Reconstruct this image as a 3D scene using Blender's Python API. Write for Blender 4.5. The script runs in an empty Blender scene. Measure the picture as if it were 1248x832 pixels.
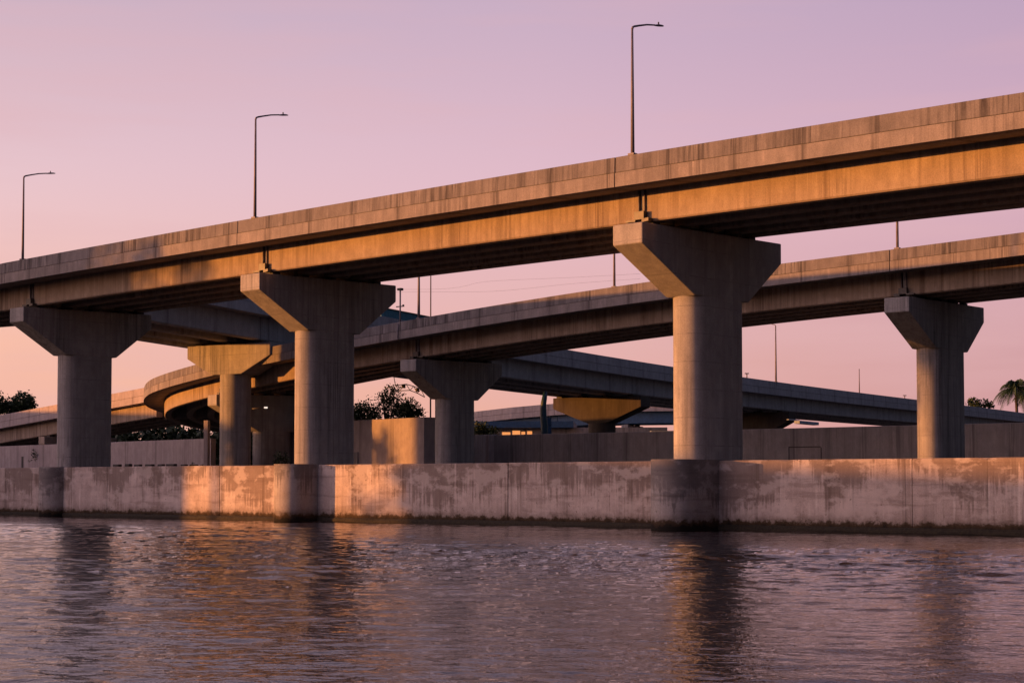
import bpy, bmesh, math, random
from mathutils import Vector, Matrix, noise
R = math.radians
random.seed(7)
WAVE_SLOPE = .128
DARKK, GLOWK = .96, 1.15
sc = bpy.context.scene
COL = sc.collection
# ------------------------------------------------------------------ camera
W_PX, H_PX, F_PX = 1248.0, 832.0, 2000.0
EYE = 1.935
SHIFT = 87.0
PITCH = math.atan(87.0 / F_PX)
CP, SP = math.cos(PITCH), math.sin(PITCH)
cam_d = bpy.data.cameras.new("camera")
cam = bpy.data.objects.new("camera", cam_d)
COL.objects.link(cam)
cam.location = (0, 0, EYE)
cam.rotation_euler = (math.pi / 2 + PITCH, 0, 0)
cam_d.sensor_width = 36
cam_d.lens = 36 * F_PX / W_PX
cam_d.shift_y = SHIFT / W_PX
cam_d.clip_end = 8000
sc.camera = cam

def proj(p):
    x, y, z = p[0], p[1], p[2] - EYE
    d = y * CP + z * SP
    v = -y * SP + z * CP
    return (624 + F_PX * x / d, 416 + SHIFT - F_PX * v / d)

def at(px, py, y):
    """world point seen at photo pixel (px, py), y metres ahead of the camera"""
    a = (px - 624) / F_PX
    b = (416 + SHIFT - py) / F_PX
    dy = CP - b * SP
    dz = SP + b * CP
    t = y / dy
    return Vector((a * t, y, EYE + dz * t))

def height_at(x, y, py):
    b = (416 + SHIFT - py) / F_PX
    dy = CP - b * SP
    dz = SP + b * CP
    return EYE + dz * y / dy

# ------------------------------------------------------------------ tagging
def tag(o, label=None, cat=None, group=None, kind=None):
    if label: o["label"] = label
    if cat: o["category"] = cat
    if group: o["group"] = group
    if kind: o["kind"] = kind
    return o

def empty(name, loc, label, cat, group=None):
    o = bpy.data.objects.new(name, None)
    COL.objects.link(o)
    o.location = loc
    return tag(o, label, cat, group)

class MB:
    """mesh collector in world coordinates, with uv in metres"""
    def __init__(s): s.v = []; s.f = []; s.uv = []; s.smooth = []
    def face(s, idx, uv, sm=False): s.f.append(idx); s.uv.append(uv); s.smooth.append(sm)
    def auto_uv(s, idx):
        ps = [s.v[i] for i in idx]
        n = Vector((0, 0, 0))
        for i in range(len(ps)):
            a, b = ps[i], ps[(i + 1) % len(ps)]
            n += Vector(((a.y - b.y) * (a.z + b.z), (a.z - b.z) * (a.x + b.x), (a.x - b.x) * (a.y + b.y)))
        if n.length < 1e-12: return [(0, 0)] * len(idx)
        n.normalize()
        if abs(n.z) > .8: return [(p.x, p.y) for p in ps]
        t = Vector((-n.y, n.x, 0)).normalized()
        return [(p.dot(t), p.z) for p in ps]
    def poly(s, pts, sm=False):
        b = len(s.v); s.v += [Vector(p) for p in pts]
        idx = list(range(b, b + len(pts)))
        s.face(idx, s.auto_uv(idx), sm)
    def prism(s, base, top, caps=True, sm=False):
        """two matching rings of points"""
        n = len(base); b = len(s.v)
        s.v += [Vector(p) for p in base] + [Vector(p) for p in top]
        for i in range(n):
            j = (i + 1) % n
            idx = [b + i, b + j, b + n + j, b + n + i]
            s.face(idx, s.auto_uv(idx), sm)
        if caps:
            i1 = list(range(b + n - 1, b - 1, -1)); s.face(i1, s.auto_uv(i1))
            i2 = list(range(b + n, b + 2 * n)); s.face(i2, s.auto_uv(i2))
    def box(s, o, ax, ay, az):
        """box with corner o and edge vectors"""
        o = Vector(o); ax = Vector(ax); ay = Vector(ay); az = Vector(az)
        base = [o, o + ax, o + ax + ay, o + ay]
        s.prism(base, [p + az for p in base])
    def cbox(s, c, ax, ay, az):
        c = Vector(c); ax = Vector(ax); ay = Vector(ay); az = Vector(az)
        s.box(c - ax / 2 - ay / 2 - az / 2, ax, ay, az)
    def tube(s, pts, rad, n=8, sm=True):
        pts = [Vector(p) for p in pts]
        if not isinstance(rad, (list, tuple)): rad = [rad] * len(pts)
        rings = []; ov = pts[-1] - pts[0]
        ref = Vector((0, 1, 0)) if abs(ov.z) > .5 * ov.length else Vector((0, 0, 1))
        for k, p in enumerate(pts):
            d = (pts[min(k + 1, len(pts) - 1)] - pts[max(k - 1, 0)]).normalized()
            a = d.cross(ref)
            if a.length < .02: a = d.cross(Vector((.3, .3, .9)))
            a.normalize(); c = a.cross(d)
            rings.append([p + (a * math.cos(2 * math.pi * i / n) + c * math.sin(2 * math.pi * i / n)) * rad[k] for i in range(n)])
        b = len(s.v)
        for r in rings: s.v += r
        for k in range(len(rings) - 1):
            for i in range(n):
                j = (i + 1) % n
                idx = [b + k * n + i, b + k * n + j, b + (k + 1) * n + j, b + (k + 1) * n + i]
                s.face(idx, s.auto_uv(idx), sm)
        i1 = list(range(b, b + n)); s.face(i1, s.auto_uv(i1))
        e = b + (len(rings) - 1) * n
        i2 = list(range(e, e + n)); s.face(i2, s.auto_uv(i2))
    def build(s, name, mat, parent=None, bevel=0.0, recalc=True):
        org = parent.location if parent is not None else (Vector((sum(p.x for p in s.v), sum(p.y for p in s.v), 0)) / max(1, len(s.v)))
        if parent is None: org = Vector((org.x, org.y, min(p.z for p in s.v)))
        org = Vector(org)
        if parent is not None and parent.parent is not None: org = org + parent.parent.location
        me = bpy.data.meshes.new(name)
        me.from_pydata([tuple(p - org) for p in s.v], [], s.f)
        uvl = me.uv_layers.new(name="UVMap")
        flat = []
        for u in s.uv:
            for a in u: flat += [a[0], a[1]]
        uvl.data.foreach_set("uv", flat)
        me.polygons.foreach_set("use_smooth", s.smooth)
        me.materials.append(mat)
        if recalc:
            bm = bmesh.new(); bm.from_mesh(me)
            bmesh.ops.recalc_face_normals(bm, faces=bm.faces)
            bm.to_mesh(me); bm.free()
        o = bpy.data.objects.new(name, me)
        COL.objects.link(o)
        if parent is not None: o.parent = parent
        else: o.location = org
        if bevel:
            m = o.modifiers.new("bevel", "BEVEL"); m.width = bevel; m.segments = 2
            m.limit_method = 'ANGLE'; m.angle_limit = R(35)
        return o

# ------------------------------------------------------------------ materials
def new_mat(name):
    m = bpy.data.materials.new(name); m.use_nodes = True
    nt = m.node_tree
    for n in list(nt.nodes): nt.nodes.remove(n)
    out = nt.nodes.new("ShaderNodeOutputMaterial")
    bs = nt.nodes.new("ShaderNodeBsdfPrincipled")
    nt.links.new(bs.outputs[0], out.inputs[0])
    return m, nt, bs

class NT:
    def __init__(s, nt): s.nt = nt
    def n(s, t, **k):
        nd = s.nt.nodes.new(t)
        for a, b in k.items(): setattr(nd, a, b)
        return nd
    def l(s, a, b): s.nt.links.new(a, b)
    def math(s, op, a, b=None, c=None):
        nd = s.n("ShaderNodeMath", operation=op)
        for i, x in enumerate((a, b, c)):
            if x is None: continue
            if isinstance(x, (int, float)): nd.inputs[i].default_value = x
            else: s.l(x, nd.inputs[i])
        return nd.outputs[0]
    def noise(s, vec, scale, detail=4, rough=.55, mscale=(1, 1, 1), loc=(0, 0, 0)):
        mp = s.n("ShaderNodeMapping"); mp.inputs["Scale"].default_value = mscale; mp.inputs["Location"].default_value = loc
        s.l(vec, mp.inputs[0])
        nd = s.n("ShaderNodeTexNoise"); nd.inputs["Scale"].default_value = scale
        nd.inputs["Detail"].default_value = detail; nd.inputs["Roughness"].default_value = rough
        s.l(mp.outputs[0], nd.inputs["Vector"])
        return nd.outputs[0]
    def ramp(s, fac, stops, interp='LINEAR'):
        r = s.n("ShaderNodeValToRGB"); cr = r.color_ramp; cr.interpolation = interp
        while len(cr.elements) < len(stops): cr.elements.new(.5)
        for e, (p, c) in zip(cr.elements, stops):
            e.position = p
            e.color = (c, c, c, 1) if isinstance(c, (int, float)) else (*c, 1)
        s.l(fac, r.inputs[0])
        return r.outputs[0]
    def mix(s, fac, a, b, mode='MIX'):
        m = s.n("ShaderNodeMix", data_type='RGBA', blend_type=mode)
        if isinstance(fac, (int, float)): m.inputs[0].default_value = fac
        else: s.l(fac, m.inputs[0])
        for i, x in ((6, a), (7, b)):
            if isinstance(x, (tuple, list)): m.inputs[i].default_value = (*x, 1)
            else: s.l(x, m.inputs[i])
        return m.outputs[2]

def concrete(name, base, dark, light, streak=.6, joint=0.0, tide=False, seed=0.0, drips=.35, board=0.0, jlow=0):
    m, nt, bs = new_mat(name); q = NT(nt)
    geo = q.n("ShaderNodeNewGeometry"); pos = geo.outputs["Position"]
    L = (seed, seed * 1.7, seed * .3)
    blot = q.noise(pos, .55, 5, .6, loc=L)
    med = q.noise(pos, 2.1, 5, .6, (1, 1, .6), L)
    st1 = q.noise(pos, 1.0, 3, .55, (2.6, 2.6, .10), L)      # broad rain streaks
    st2 = q.noise(pos, 1.0, 2, .5, (8.5, 8.5, .22), L)       # thin runs
    st3 = q.noise(pos, 1.0, 2, .5, (5.0, 5.0, .12), (seed + 9, 3, 1))
    grain = q.noise(pos, 22, 3, .6)
    c = q.mix(q.ramp(blot, [(.35, 0.0), (.68, 1.0)]), base, tuple(.5 * (a + b) for a, b in zip(base, light)))
    f = q.math('MULTIPLY', q.ramp(st1, [(.47, 0.0), (.66, 1.0)]), q.ramp(med, [(.3, .25), (.65, 1.0)]))
    zone = q.ramp(q.noise(pos, .16, 3, .6, (1, 1, .4), (seed * 2, 5, 1)), [(.38, .12), (.60, 1.0)])
    f = q.math('MULTIPLY', f, zone)
    c = q.mix(q.math('MULTIPLY', f, streak), c, dark)
    f2 = q.math('MULTIPLY', q.ramp(st2, [(.50, 0.0), (.64, 1.0)]), q.math('MULTIPLY', zone, q.ramp(blot, [(.34, 0.0), (.56, 1.0)])))
    c = q.mix(q.math('MULTIPLY', f2, streak * .75), c, dark)
    f3 = q.math('MULTIPLY', q.ramp(st3, [(.60, 0.0), (.67, 1.0)]), q.ramp(med, [(.42, 0.0), (.6, 1.0)]))
    c = q.mix(q.math('MULTIPLY', f3, drips), c, light)
    c = q.mix(.35, c, q.ramp(grain, [(.3, .28), (.7, .72)]), 'OVERLAY')
    c = q.mix(.30, c, q.ramp(med, [(.3, .25), (.7, .75)]), 'OVERLAY')
    hgt = q.math('MULTIPLY', grain, .35)
    hgt = q.math('ADD', hgt, q.math('MULTIPLY', med, .6))
    uv = q.n("ShaderNodeUVMap"); sep = q.n("ShaderNodeSeparateXYZ"); q.l(uv.outputs[0], sep.inputs[0])
    if joint:
        fr = q.math('PINGPONG', q.math('ADD', sep.outputs[0], .6), joint / 2)
        ln = q.math('LESS_THAN', fr, .016)
        # irregular: drop some joints softly
        c = q.mix(q.math('MULTIPLY', ln, .45), c, tuple(x * .22 for x in dark))
        near = q.math('MULTIPLY', q.math('SUBTRACT', .35, fr), 2.4)
        near = q.math('MAXIMUM', near, 0.0)
        c = q.mix(q.math('MULTIPLY', near, q.ramp(st2, [(.35, .0), (.6, .9)])), c, dark)
        hgt = q.math('SUBTRACT', hgt, q.math('MULTIPLY', ln, 1.5))
    if board:
        sz = q.n("ShaderNodeSeparateXYZ"); q.l(pos, sz.inputs[0])
        bl = q.math('PINGPONG', sz.outputs[2], board / 2)
        bl = q.math('LESS_THAN', bl, .018)
        bl = q.math('MULTIPLY', bl, q.ramp(med, [(.4, 0.0), (.65, .55)]))
        c = q.mix(bl, c, dark)
    rough = .88
    if tide:
        sz = q.n("ShaderNodeSeparateXYZ"); q.l(pos, sz.inputs[0])
        # hard-edged damp stains hanging from the top edge, with runs below them
        big = q.noise(pos, .30, 2, .5, (1, 1, .5), (4, 2, 8))
        e1 = q.noise(pos, 2.2, 5, .7, (1, 1, .7), (9, 1, 1))
        mk = q.math('ADD', q.math('MULTIPLY', big, 1.3), q.math('MULTIPLY', sz.outputs[2], .15))
        mk = q.math('ADD', mk, q.math('MULTIPLY', q.math('SUBTRACT', st2, .5), .45))
        mk = q.math('ADD', mk, q.math('MULTIPLY', q.math('SUBTRACT', e1, .5), .30))
        g3 = q.ramp(mk, [(.905, 0.0), (.95, .48), (1.0, .66)])
        c = q.mix(g3, c, tuple(x * 1.05 for x in dark))
        # chalky patches and long level marks
        lv = q.noise(pos, 1.0, 4, .6, (.22, .22, 2.4), (2, 7, 3))
        c = q.mix(q.math('MULTIPLY', q.ramp(lv, [(.54, 0.0), (.62, 1.0)]), .35), c, dark)
        ch = q.noise(pos, .8, 5, .65, (1, 1, 1.6), (12, 4, 3))
        c = q.mix(q.math('MULTIPLY', q.ramp(ch, [(.50, 0.0), (.58, 1.0)]), .5), c, light)
        pits = q.ramp(q.noise(pos, 7.0, 2, .5, (1, 1, 1), (3, 3, 3)), [(.70, 0.0), (.73, .7)])
        c = q.mix(pits, c, dark)
        wob = q.math('MULTIPLY', q.math('SUBTRACT', q.noise(pos, 2.6, 6, .72), .5), .75)
        zz = q.math('ADD', sz.outputs[2], wob)
        # thick grime band a hand above the water, then weed
        g1 = q.ramp(q.math('MULTIPLY', zz, .5), [(.0, 1.0), (.17, 1.0), (.225, .5), (.34, .15), (.5, 0.0)])
        c = q.mix(g1, c, (.070, .045, .024))
        g2 = q.ramp(q.math('MULTIPLY', zz, .5), [(.0, 1.0), (.06, 1.0), (.15, .2), (.22, 0.0)])
        c = q.mix(g2, c, (.010, .009, .006))
    q.l(c, bs.inputs["Base Color"])
    bs.inputs["Roughness"].default_value = rough
    bs.inputs["Specular IOR Level"].default_value = .25
    bp = q.n("ShaderNodeBump"); bp.inputs["Strength"].default_value = .35; bp.inputs["Distance"].default_value = .03
    q.l(hgt, bp.inputs["Height"]); q.l(bp.outputs[0], bs.inputs["Normal"])
    return m

def plain(name, col, rough=.6, metal=0.0, var=.25, scale=3.0, emit=None, estr=0.0):
    m, nt, bs = new_mat(name); q = NT(nt)
    geo = q.n("ShaderNodeNewGeometry")
    n = q.noise(geo.outputs["Position"], scale, 4, .6)
    c = q.mix(q.ramp(n, [(.3, 0.0), (.7, 1.0)]), tuple(x * (1 - var) for x in col), tuple(min(1, x * (1 + var)) for x in col))
    q.l(c, bs.inputs["Base Color"])
    bs.inputs["Roughness"].default_value = rough; bs.inputs["Metallic"].default_value = metal
    if emit:
        bs.inputs["Emission Color"].default_value = (*emit, 1); bs.inputs["Emission Strength"].default_value = estr
    return m

def leafmat(name, a, b):
    m, nt, bs = new_mat(name); q = NT(nt)
    geo = q.n("ShaderNodeNewGeometry")
    c = q.mix(q.ramp(q.noise(geo.outputs["Position"], 1.2, 3), [(.35, 0.0), (.65, 1.0)]), a, b)
    q.l(c, bs.inputs["Base Color"]); bs.inputs["Roughness"].default_value = .6
    bs.inputs["Specular IOR Level"].default_value = .3
    return m

M = {}
M['parapet'] = concrete("weathered_parapet_concrete", (.175, .158, .155), (.05, .044, .046), (.29, .265, .26), 1.0, joint=3.1, seed=1.3)
M['slab'] = concrete("slab_edge_concrete", (.225, .20, .19), (.08, .068, .065), (.36, .31, .285), .6, joint=3.1, seed=5.1)
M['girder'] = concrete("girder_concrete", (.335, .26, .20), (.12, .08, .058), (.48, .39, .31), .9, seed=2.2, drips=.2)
M['pier'] = concrete("pier_concrete", (.32, .30, .285), (.10, .096, .095), (.46, .43, .41), .8, seed=8.4, drips=.45, board=1.2)
M['darkened'] = concrete("shade_darkened_concrete", (.06, .05, .042), (.028, .022, .018), (.10, .085, .07), .8, seed=4.4)  # darker pier concrete: keeps sunlit far caps dull in place of shade
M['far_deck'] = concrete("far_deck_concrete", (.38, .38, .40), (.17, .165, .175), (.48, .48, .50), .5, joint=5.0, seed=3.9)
M['river'] = concrete("river_wall_concrete", (.47, .375, .33), (.155, .112, .088), (.68, .58, .52), .5, joint=3.4, tide=True, seed=6.6, drips=.7)
M['pedestal'] = concrete("pedestal_concrete", (.36, .32, .30), (.12, .105, .10), (.46, .42, .39), .45, tide=True, seed=9.7, drips=.2)
M['bwall'] = concrete("retaining_wall_concrete", (.28, .265, .26), (.12, .11, .11), (.33, .29, .27), .6, joint=2.6, seed=12.1, drips=.25)
M['bwall_pale'] = concrete("pale_boundary_wall_concrete", (.38, .32, .31), (.20, .165, .16), (.46, .40, .38), .45, joint=4.2, seed=15.5, drips=.15)
M['steel'] = plain("galvanised_steel", (.17, .145, .165), .6, .1)
M['dark'] = plain("dark_rubber_and_steel", (.03, .028, .028), .6)
M['bracket'] = plain("grey_bracket_steel", (.08, .075, .075), .5, .4)
M['asphalt'] = plain("asphalt", (.05, .05, .052), .9)
M['ground'] = plain("gravel_ground", (.055, .05, .042), .95, scale=.6)
M['mast'] = plain('dark_teal_paint', (.008, .045, .065), .5)
M['teal'] = plain("teal_painted_metal", (.025, .16, .24), .5, .1)
M['navy'] = plain("blue_painted_steel", (.02, .07, .15), .55, .1)
M['pale'] = plain("pale_blue_wall", (.28, .33, .38), .8)
M['glass'] = plain("dark_glazing", (.02, .02, .025), .08)
M['lampwhite'] = plain("small_lit_lamp", (.8, .8, .75), .5, emit=(1, .93, .82), estr=.7)
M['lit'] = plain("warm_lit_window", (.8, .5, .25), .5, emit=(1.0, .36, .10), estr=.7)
M['leaf'] = leafmat("dark_foliage", (.020, .035, .012), (.045, .065, .022))
M['palm'] = leafmat("palm_foliage", (.025, .045, .018), (.05, .08, .03))
M['bark'] = plain("bark", (.06, .045, .035), .9)
M['brick'] = plain("rendered_wall", (.30, .24, .20), .9, scale=.5)
M['roof'] = plain("roof_felt", (.08, .07, .07), .9)

# ------------------------------------------------------------------ deck paths
class Path:
    def __init__(s, pts, smooth=True):
        P = [Vector((a, b)) for a, b in pts]
        out = []
        if smooth and len(P) > 2:
            Q = [P[0] * 2 - P[1]] + P + [P[-1] * 2 - P[-2]]
            for i in range(1, len(Q) - 2):
                p0, p1, p2, p3 = Q[i - 1:i + 3]
                n = max(4, int((p2 - p1).length / .8))
                for k in range(n):
                    t = k / n
                    out.append(.5 * ((2 * p1) + (p2 - p0) * t + (2 * p0 - 5 * p1 + 4 * p2 - p3) * t * t + (3 * p1 - p0 - 3 * p2 + p3) * t ** 3))
            out.append(P[-1])
        else: out = P
        s.p = out; s.s = [0]
        for a, b in zip(out, out[1:]): s.s.append(s.s[-1] + (b - a).length)
        s.len = s.s[-1]
        s.hk = [(0, 0)]
    def xy(s, t):
        import bisect
        if t <= 0: i = 0
        else: i = min(len(s.p) - 2, bisect.bisect_right(s.s, t) - 1)
        f = (t - s.s[i]) / (s.s[i + 1] - s.s[i])
        return s.p[i].lerp(s.p[i + 1], f) if 0 <= f <= 1 else s.p[i] + (s.p[i + 1] - s.p[i]) * f
    def tan(s, t):
        return (s.xy(t + 1.0) - s.xy(t - 1.0)).normalized()
    def z(s, t):
        h = s.hk
        if len(h) == 1: return h[0][1]
        if t <= h[0][0]: return h[0][1] + s.e0 * (t - h[0][0])
        if t >= h[-1][0]: return h[-1][1] + s.e1 * (t - h[-1][0])
        for (a, za), (b, zb) in zip(h, h[1:]):
            if a <= t <= b:
                return za + (zb - za) * (t - a) / (b - a)
    def s_of_px(s, px, py, lo=0, hi=None):
        """arc position whose parapet top shows at the pixel column px"""
        hi = hi or s.len
        best = None
        n = 4000
        prev = None
        for k in range(n + 1):
            t = lo + (hi - lo) * k / n
            p = s.xy(t)
            if p.y < 5: continue
            q = proj((p.x, p.y, height_at(p.x, p.y, py)))[0] - px
            if prev is not None and prev * q <= 0:
                if best is None or p.y < s.xy(best).y: best = t
            prev = q
        if best is None: raise ValueError("pixel %s not on path" % px)
        return best
    def fit(s, pxs, deg=2, extra=(), lo=0, hi=None):
        S = []
        for px, py in pxs:
            t = s.s_of_px(px, py, lo, hi); p = s.xy(t); S.append((t, height_at(p.x, p.y, py)))
        S += list(extra); S.sort()
        # least squares polynomial
        import numpy as np
        a = np.array(S); c = np.polyfit(a[:, 0], a[:, 1], deg)
        t0, t1 = a[0, 0], a[-1, 0]
        s.hk = [(t, float(np.polyval(c, t))) for t in np.linspace(t0, t1, 60)]
        dc = np.polyder(c)
        s.e0 = float(np.polyval(dc, t0)); s.e1 = float(np.polyval(dc, t1))
        print("fit residual", [round(float(np.polyval(c, t) - z), 2) for t, z in S])

def stations(path, s0, s1, step=2.0):
    n = max(1, int(abs(s1 - s0) / step)); out = []
    for k in range(n + 1):
        t = s0 + (s1 - s0) * k / n
        p = path.xy(t); d = path.tan(t)
        nrm = Vector((-d.y, d.x)) * path.side      # points inward, away from the viewer
        out.append((t, p, nrm, path.z(t)))
    return out

def sweep(mb, path, s0, s1, prof, se=.022):
    st = stations(path, s0, s1, path.step); n = len(prof)
    vv = [0]
    for a, b in zip(prof, prof[1:] + prof[:1]): vv.append(vv[-1] + math.dist(a, b))
    b = len(mb.v)
    for t, p, nr, z in st:
        for u, v in prof:
            mb.v.append(Vector((p.x + nr.x * u, p.y + nr.y * u, z + v + se * u)))
    for k in range(len(st) - 1):
        for i in range(n):
            j = (i + 1) % n
            mb.face([b + k * n + i, b + k * n + j, b + (k + 1) * n + j, b + (k + 1) * n + i],
                    [(st[k][0], vv[i]), (st[k][0], vv[i + 1]), (st[k + 1][0], vv[i + 1]), (st[k + 1][0], vv[i])])
    i1 = list(range(b, b + n)); mb.face(i1, mb.auto_uv(i1))
    e = b + (len(st) - 1) * n
    i2 = list(range(e, e + n)); mb.face(i2, mb.auto_uv(i2))

def deck(name, path, joints, label, cat, W=11.2, k=1.0, girders=(1.9, 3.9, 5.8, 7.7, 9.1), mats=('parapet', 'slab', 'girder'),
         group=None, gap=.05, gdepth=1.37, se=.022, diaph=True):
    """joints: list of arc positions where spans meet, first and last are the ends"""
    p0 = path.xy((joints[0] + joints[-1]) / 2)
    root = empty(name, (p0.x, p0.y, path.z((joints[0] + joints[-1]) / 2) - 2.6 * k), label, cat, group)
    root['k'] = k
    for a, b in zip(joints, joints[1:]):
        A, B = a + gap / 2, b - gap / 2
        mp, ms, mg = (M[x] for x in mats)
        mb = MB(); sweep(mb, path, A, B, [(.03 * k, -.64 * k), (.05 * k, 0), (.27 * k, 0), (.42 * k, -.64 * k)], se); mb.build("parapet", mp, root, bevel=.02)
        mb = MB(); sweep(mb, path, A, B, [(W - .05 * k, 0), (W - .03 * k, -.64 * k), (W - .42 * k, -.64 * k), (W - .27 * k, 0)], se); mb.build("parapet", mp, root)
        mb = MB(); sweep(mb, path, A, B, [(.06 * k, -.66 * k), (.06 * k, -.63 * k), (.30 * k, -.63 * k), (.30 * k, -.66 * k)], se); mb.build("joint_filler", M['dark'], root)
        mb = MB(); sweep(mb, path, A, B, [(0, -.665 * k), (W, -.665 * k), (W, -1.24 * k), (W - .3 * k, -1.26 * k), (W - 1.5 * k, -1.14 * k), (1.95 * k, -1.14 * k), (.3 * k, -1.26 * k), (0, -1.24 * k)], se)
        mb.build("deck_slab", ms, root)
        mb = MB(); sweep(mb, path, A, B, [(.45 * k, -.655 * k), (.45 * k, -.64 * k), (W - .45 * k, -.64 * k), (W - .45 * k, -.655 * k)], se); mb.build("road_surface", M['asphalt'], root)
        gi = .17 if diaph else .03
        for g in girders:
            w = .62 * k
            mb = MB()
            top = -1.13 * k; bot = top - gdepth * k
            sweep(mb, path, a + gi, b - gi, [(g, bot + .06 * k), (g, top), (g + w, top), (g + w, bot + .06 * k), (g + w - .06 * k, bot), (g + .06 * k, bot)], se)
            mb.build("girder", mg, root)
    if diaph:
        for j in joints[1:-1]:
            d = path.tan(j); nr = Vector((-d.y, d.x)) * path.side; p = path.xy(j); z = path.z(j)
            mb = MB()
            u0, u1 = girders[0] + .03, girders[-1] + .6 * k
            o = Vector((p.x + nr.x * u0 - d.x * .10, p.y + nr.y * u0 - d.y * .10, z - (1.12 + gdepth - .06) * k + se * u0))
            mb.box(o, (d.x * .20, d.y * .20, 0), (nr.x * (u1 - u0), nr.y * (u1 - u0), se * (u1 - u0)), (0, 0, (gdepth - .1) * k))
            mb.build("end_diaphragm", mats and M['pier'], root)
            # thin drain pipes and a bracket at the girder face
            for off in (-.15, .15):
                b0 = Vector((p.x + nr.x * (girders[0] - .05) + d.x * off, p.y + nr.y * (girders[0] - .05) + d.y * off, z + se * 1.9))
                mb = MB(); mb.tube([b0 + Vector((0, 0, -1.16 * k)), b0 + Vector((0, 0, -(1.10 + gdepth) * k))], .042 * k, 6)
                mb.build("drain_pipe", M['steel'], root)
            c = Vector((p.x + nr.x * (girders[0] - .16), p.y + nr.y * (girders[0] - .16), z + se * 1.9 - (1.08 + gdepth) * k + .2))
            mb = MB()
            mb.cbox(c, (d.x * .5, d.y * .5, 0), (nr.x * .22, nr.y * .22, 0), (0, 0, .34))
            mb.cbox(c + Vector((-d.x * .45, -d.y * .45, -.2)), (d.x * .5, d.y * .5, 0), (nr.x * .2, nr.y * .2, 0), (0, 0, .09))
            mb.cbox(c + Vector((d.x * .35, d.y * .35, -.22)), (d.x * .35, d.y * .35, .03), (nr.x * .3, nr.y * .3, 0), (0, 0, .14))
            mb.build("bearing_bracket", M['bracket'], root)
    return root

def stadium(cx, cy, t, n, half_len, r, seg=14):
    """ring of a stadium whose long axis is t"""
    out = []
    for k in range(seg + 1):
        a = -math.pi / 2 + math.pi * k / seg
        out.append((cx + t.x * (half_len - r + r * math.cos(a)) + n.x * r * math.sin(a), cy + t.y * (half_len - r + r * math.cos(a)) + n.y * r * math.sin(a)))
    for k in range(seg + 1):
        a = math.pi / 2 + math.pi * k / seg
        out.append((cx + t.x * (-(half_len - r) + r * math.cos(a)) + n.x * r * math.sin(a), cy + t.y * (-(half_len - r) + r * math.cos(a)) + n.y * r * math.sin(a)))
    return out

def pier(path, s, label, group, u0=.85, L=10.4, a=3.6, b=7.7, T=1.55, k=1.0, ped=None, girders=(1.9, 3.9, 5.8, 7.7, 9.1),
         gdepth=1.37, se=.022, base=2.0, round_d=None, mat='pier', endh=.85, deep=2.7, far_drop=.15):
    p = path.xy(s); d = path.tan(s); t = Vector((-d.y, d.x)) * path.side
    z = path.z(s)
    ztop = z - (1.13 + gdepth) * k - .16 + se * u0
    def P(u, dn, zz): return Vector((p.x + t.x * u + d.x * dn, p.y + t.y * u + d.y * dn, zz))
    uc = u0 + (a + b) / 2
    o = P(uc, 0, 0)
    root = empty("bridge_pier", (o.x, o.y, base), label, "bridge pier", group)
    # cap
    prof = [(0, 0), (0, -endh), (a + .02, -deep), (b - .02, -deep), (L, -endh + far_drop), (L, 0)]
    mb = MB()
    mb.prism([P(u0 + q, -T / 2, ztop + w + se * q * (1 if w == 0 else 0)) for q, w in prof],
             [P(u0 + q, T / 2, ztop + w + se * q * (1 if w == 0 else 0)) for q, w in prof])
    mb.build("cap", M[mat], root, bevel=.05)
    # column
    c = P(uc, 0, 0)
    if round_d:
        ring = [(c.x + math.cos(2 * math.pi * i / 40) * round_d / 2, c.y + math.sin(2 * math.pi * i / 40) * round_d / 2) for i in range(40)]
    else:
        ring = stadium(c.x, c.y, t, d, (b - a) / 2, T / 2 - .01)
    mb = MB(); zt = ztop - deep + .02
    n = 1
    mb.prism([(x, y, base) for x, y in ring], [(x, y, zt) for x, y in ring], sm=True)
    col = mb.build("column", M[mat], root)
    m = col.modifiers.new("es", "EDGE_SPLIT"); m.split_angle = R(40)
    for g in girders:
        w = .62 * k
        if g + w / 2 > u0 + L - .1: continue
        gb = z - (1.13 + gdepth) * k + se * g
        ct = ztop + se * (g + w / 2 - u0)
        mb = MB()
        c0 = P(g + w / 2, 0, (gb + ct) / 2)
        mb.cbox(c0, d.to_3d() * (T * .62), t.to_3d() * (w * .8), (0, 0, abs(gb - ct) + .01))
        mb.build("bearing", M['dark'], root)
    if ped:
        pa, pb, pt = ped
        cc = P((pa + pb) / 2, 0, 0)
        ring = stadium(cc.x, cc.y, t, d, (pb - pa) / 2, pt / 2, 12)
        mb = MB()
        mb.prism([(x, y, -1.5) for x, y in ring], [(x, y, 1.44) for x, y in ring], sm=True)
        mb.prism([(x, y, 1.465) for x, y in ring], [(x, y, 2.995) for x, y in ring], sm=True)
        r2 = stadium(cc.x, cc.y, t, d, (pb - pa) / 2 - .03, pt / 2 - .03, 12)
        mb.prism([(x, y, 1.3) for x, y in r2], [(x, y, 1.5) for x, y in r2], sm=True)
        pd = mb.build("pedestal", M['pedestal'], root)
        m = pd.modifiers.new("es", "EDGE_SPLIT"); m.split_angle = R(40)
    return root

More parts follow.
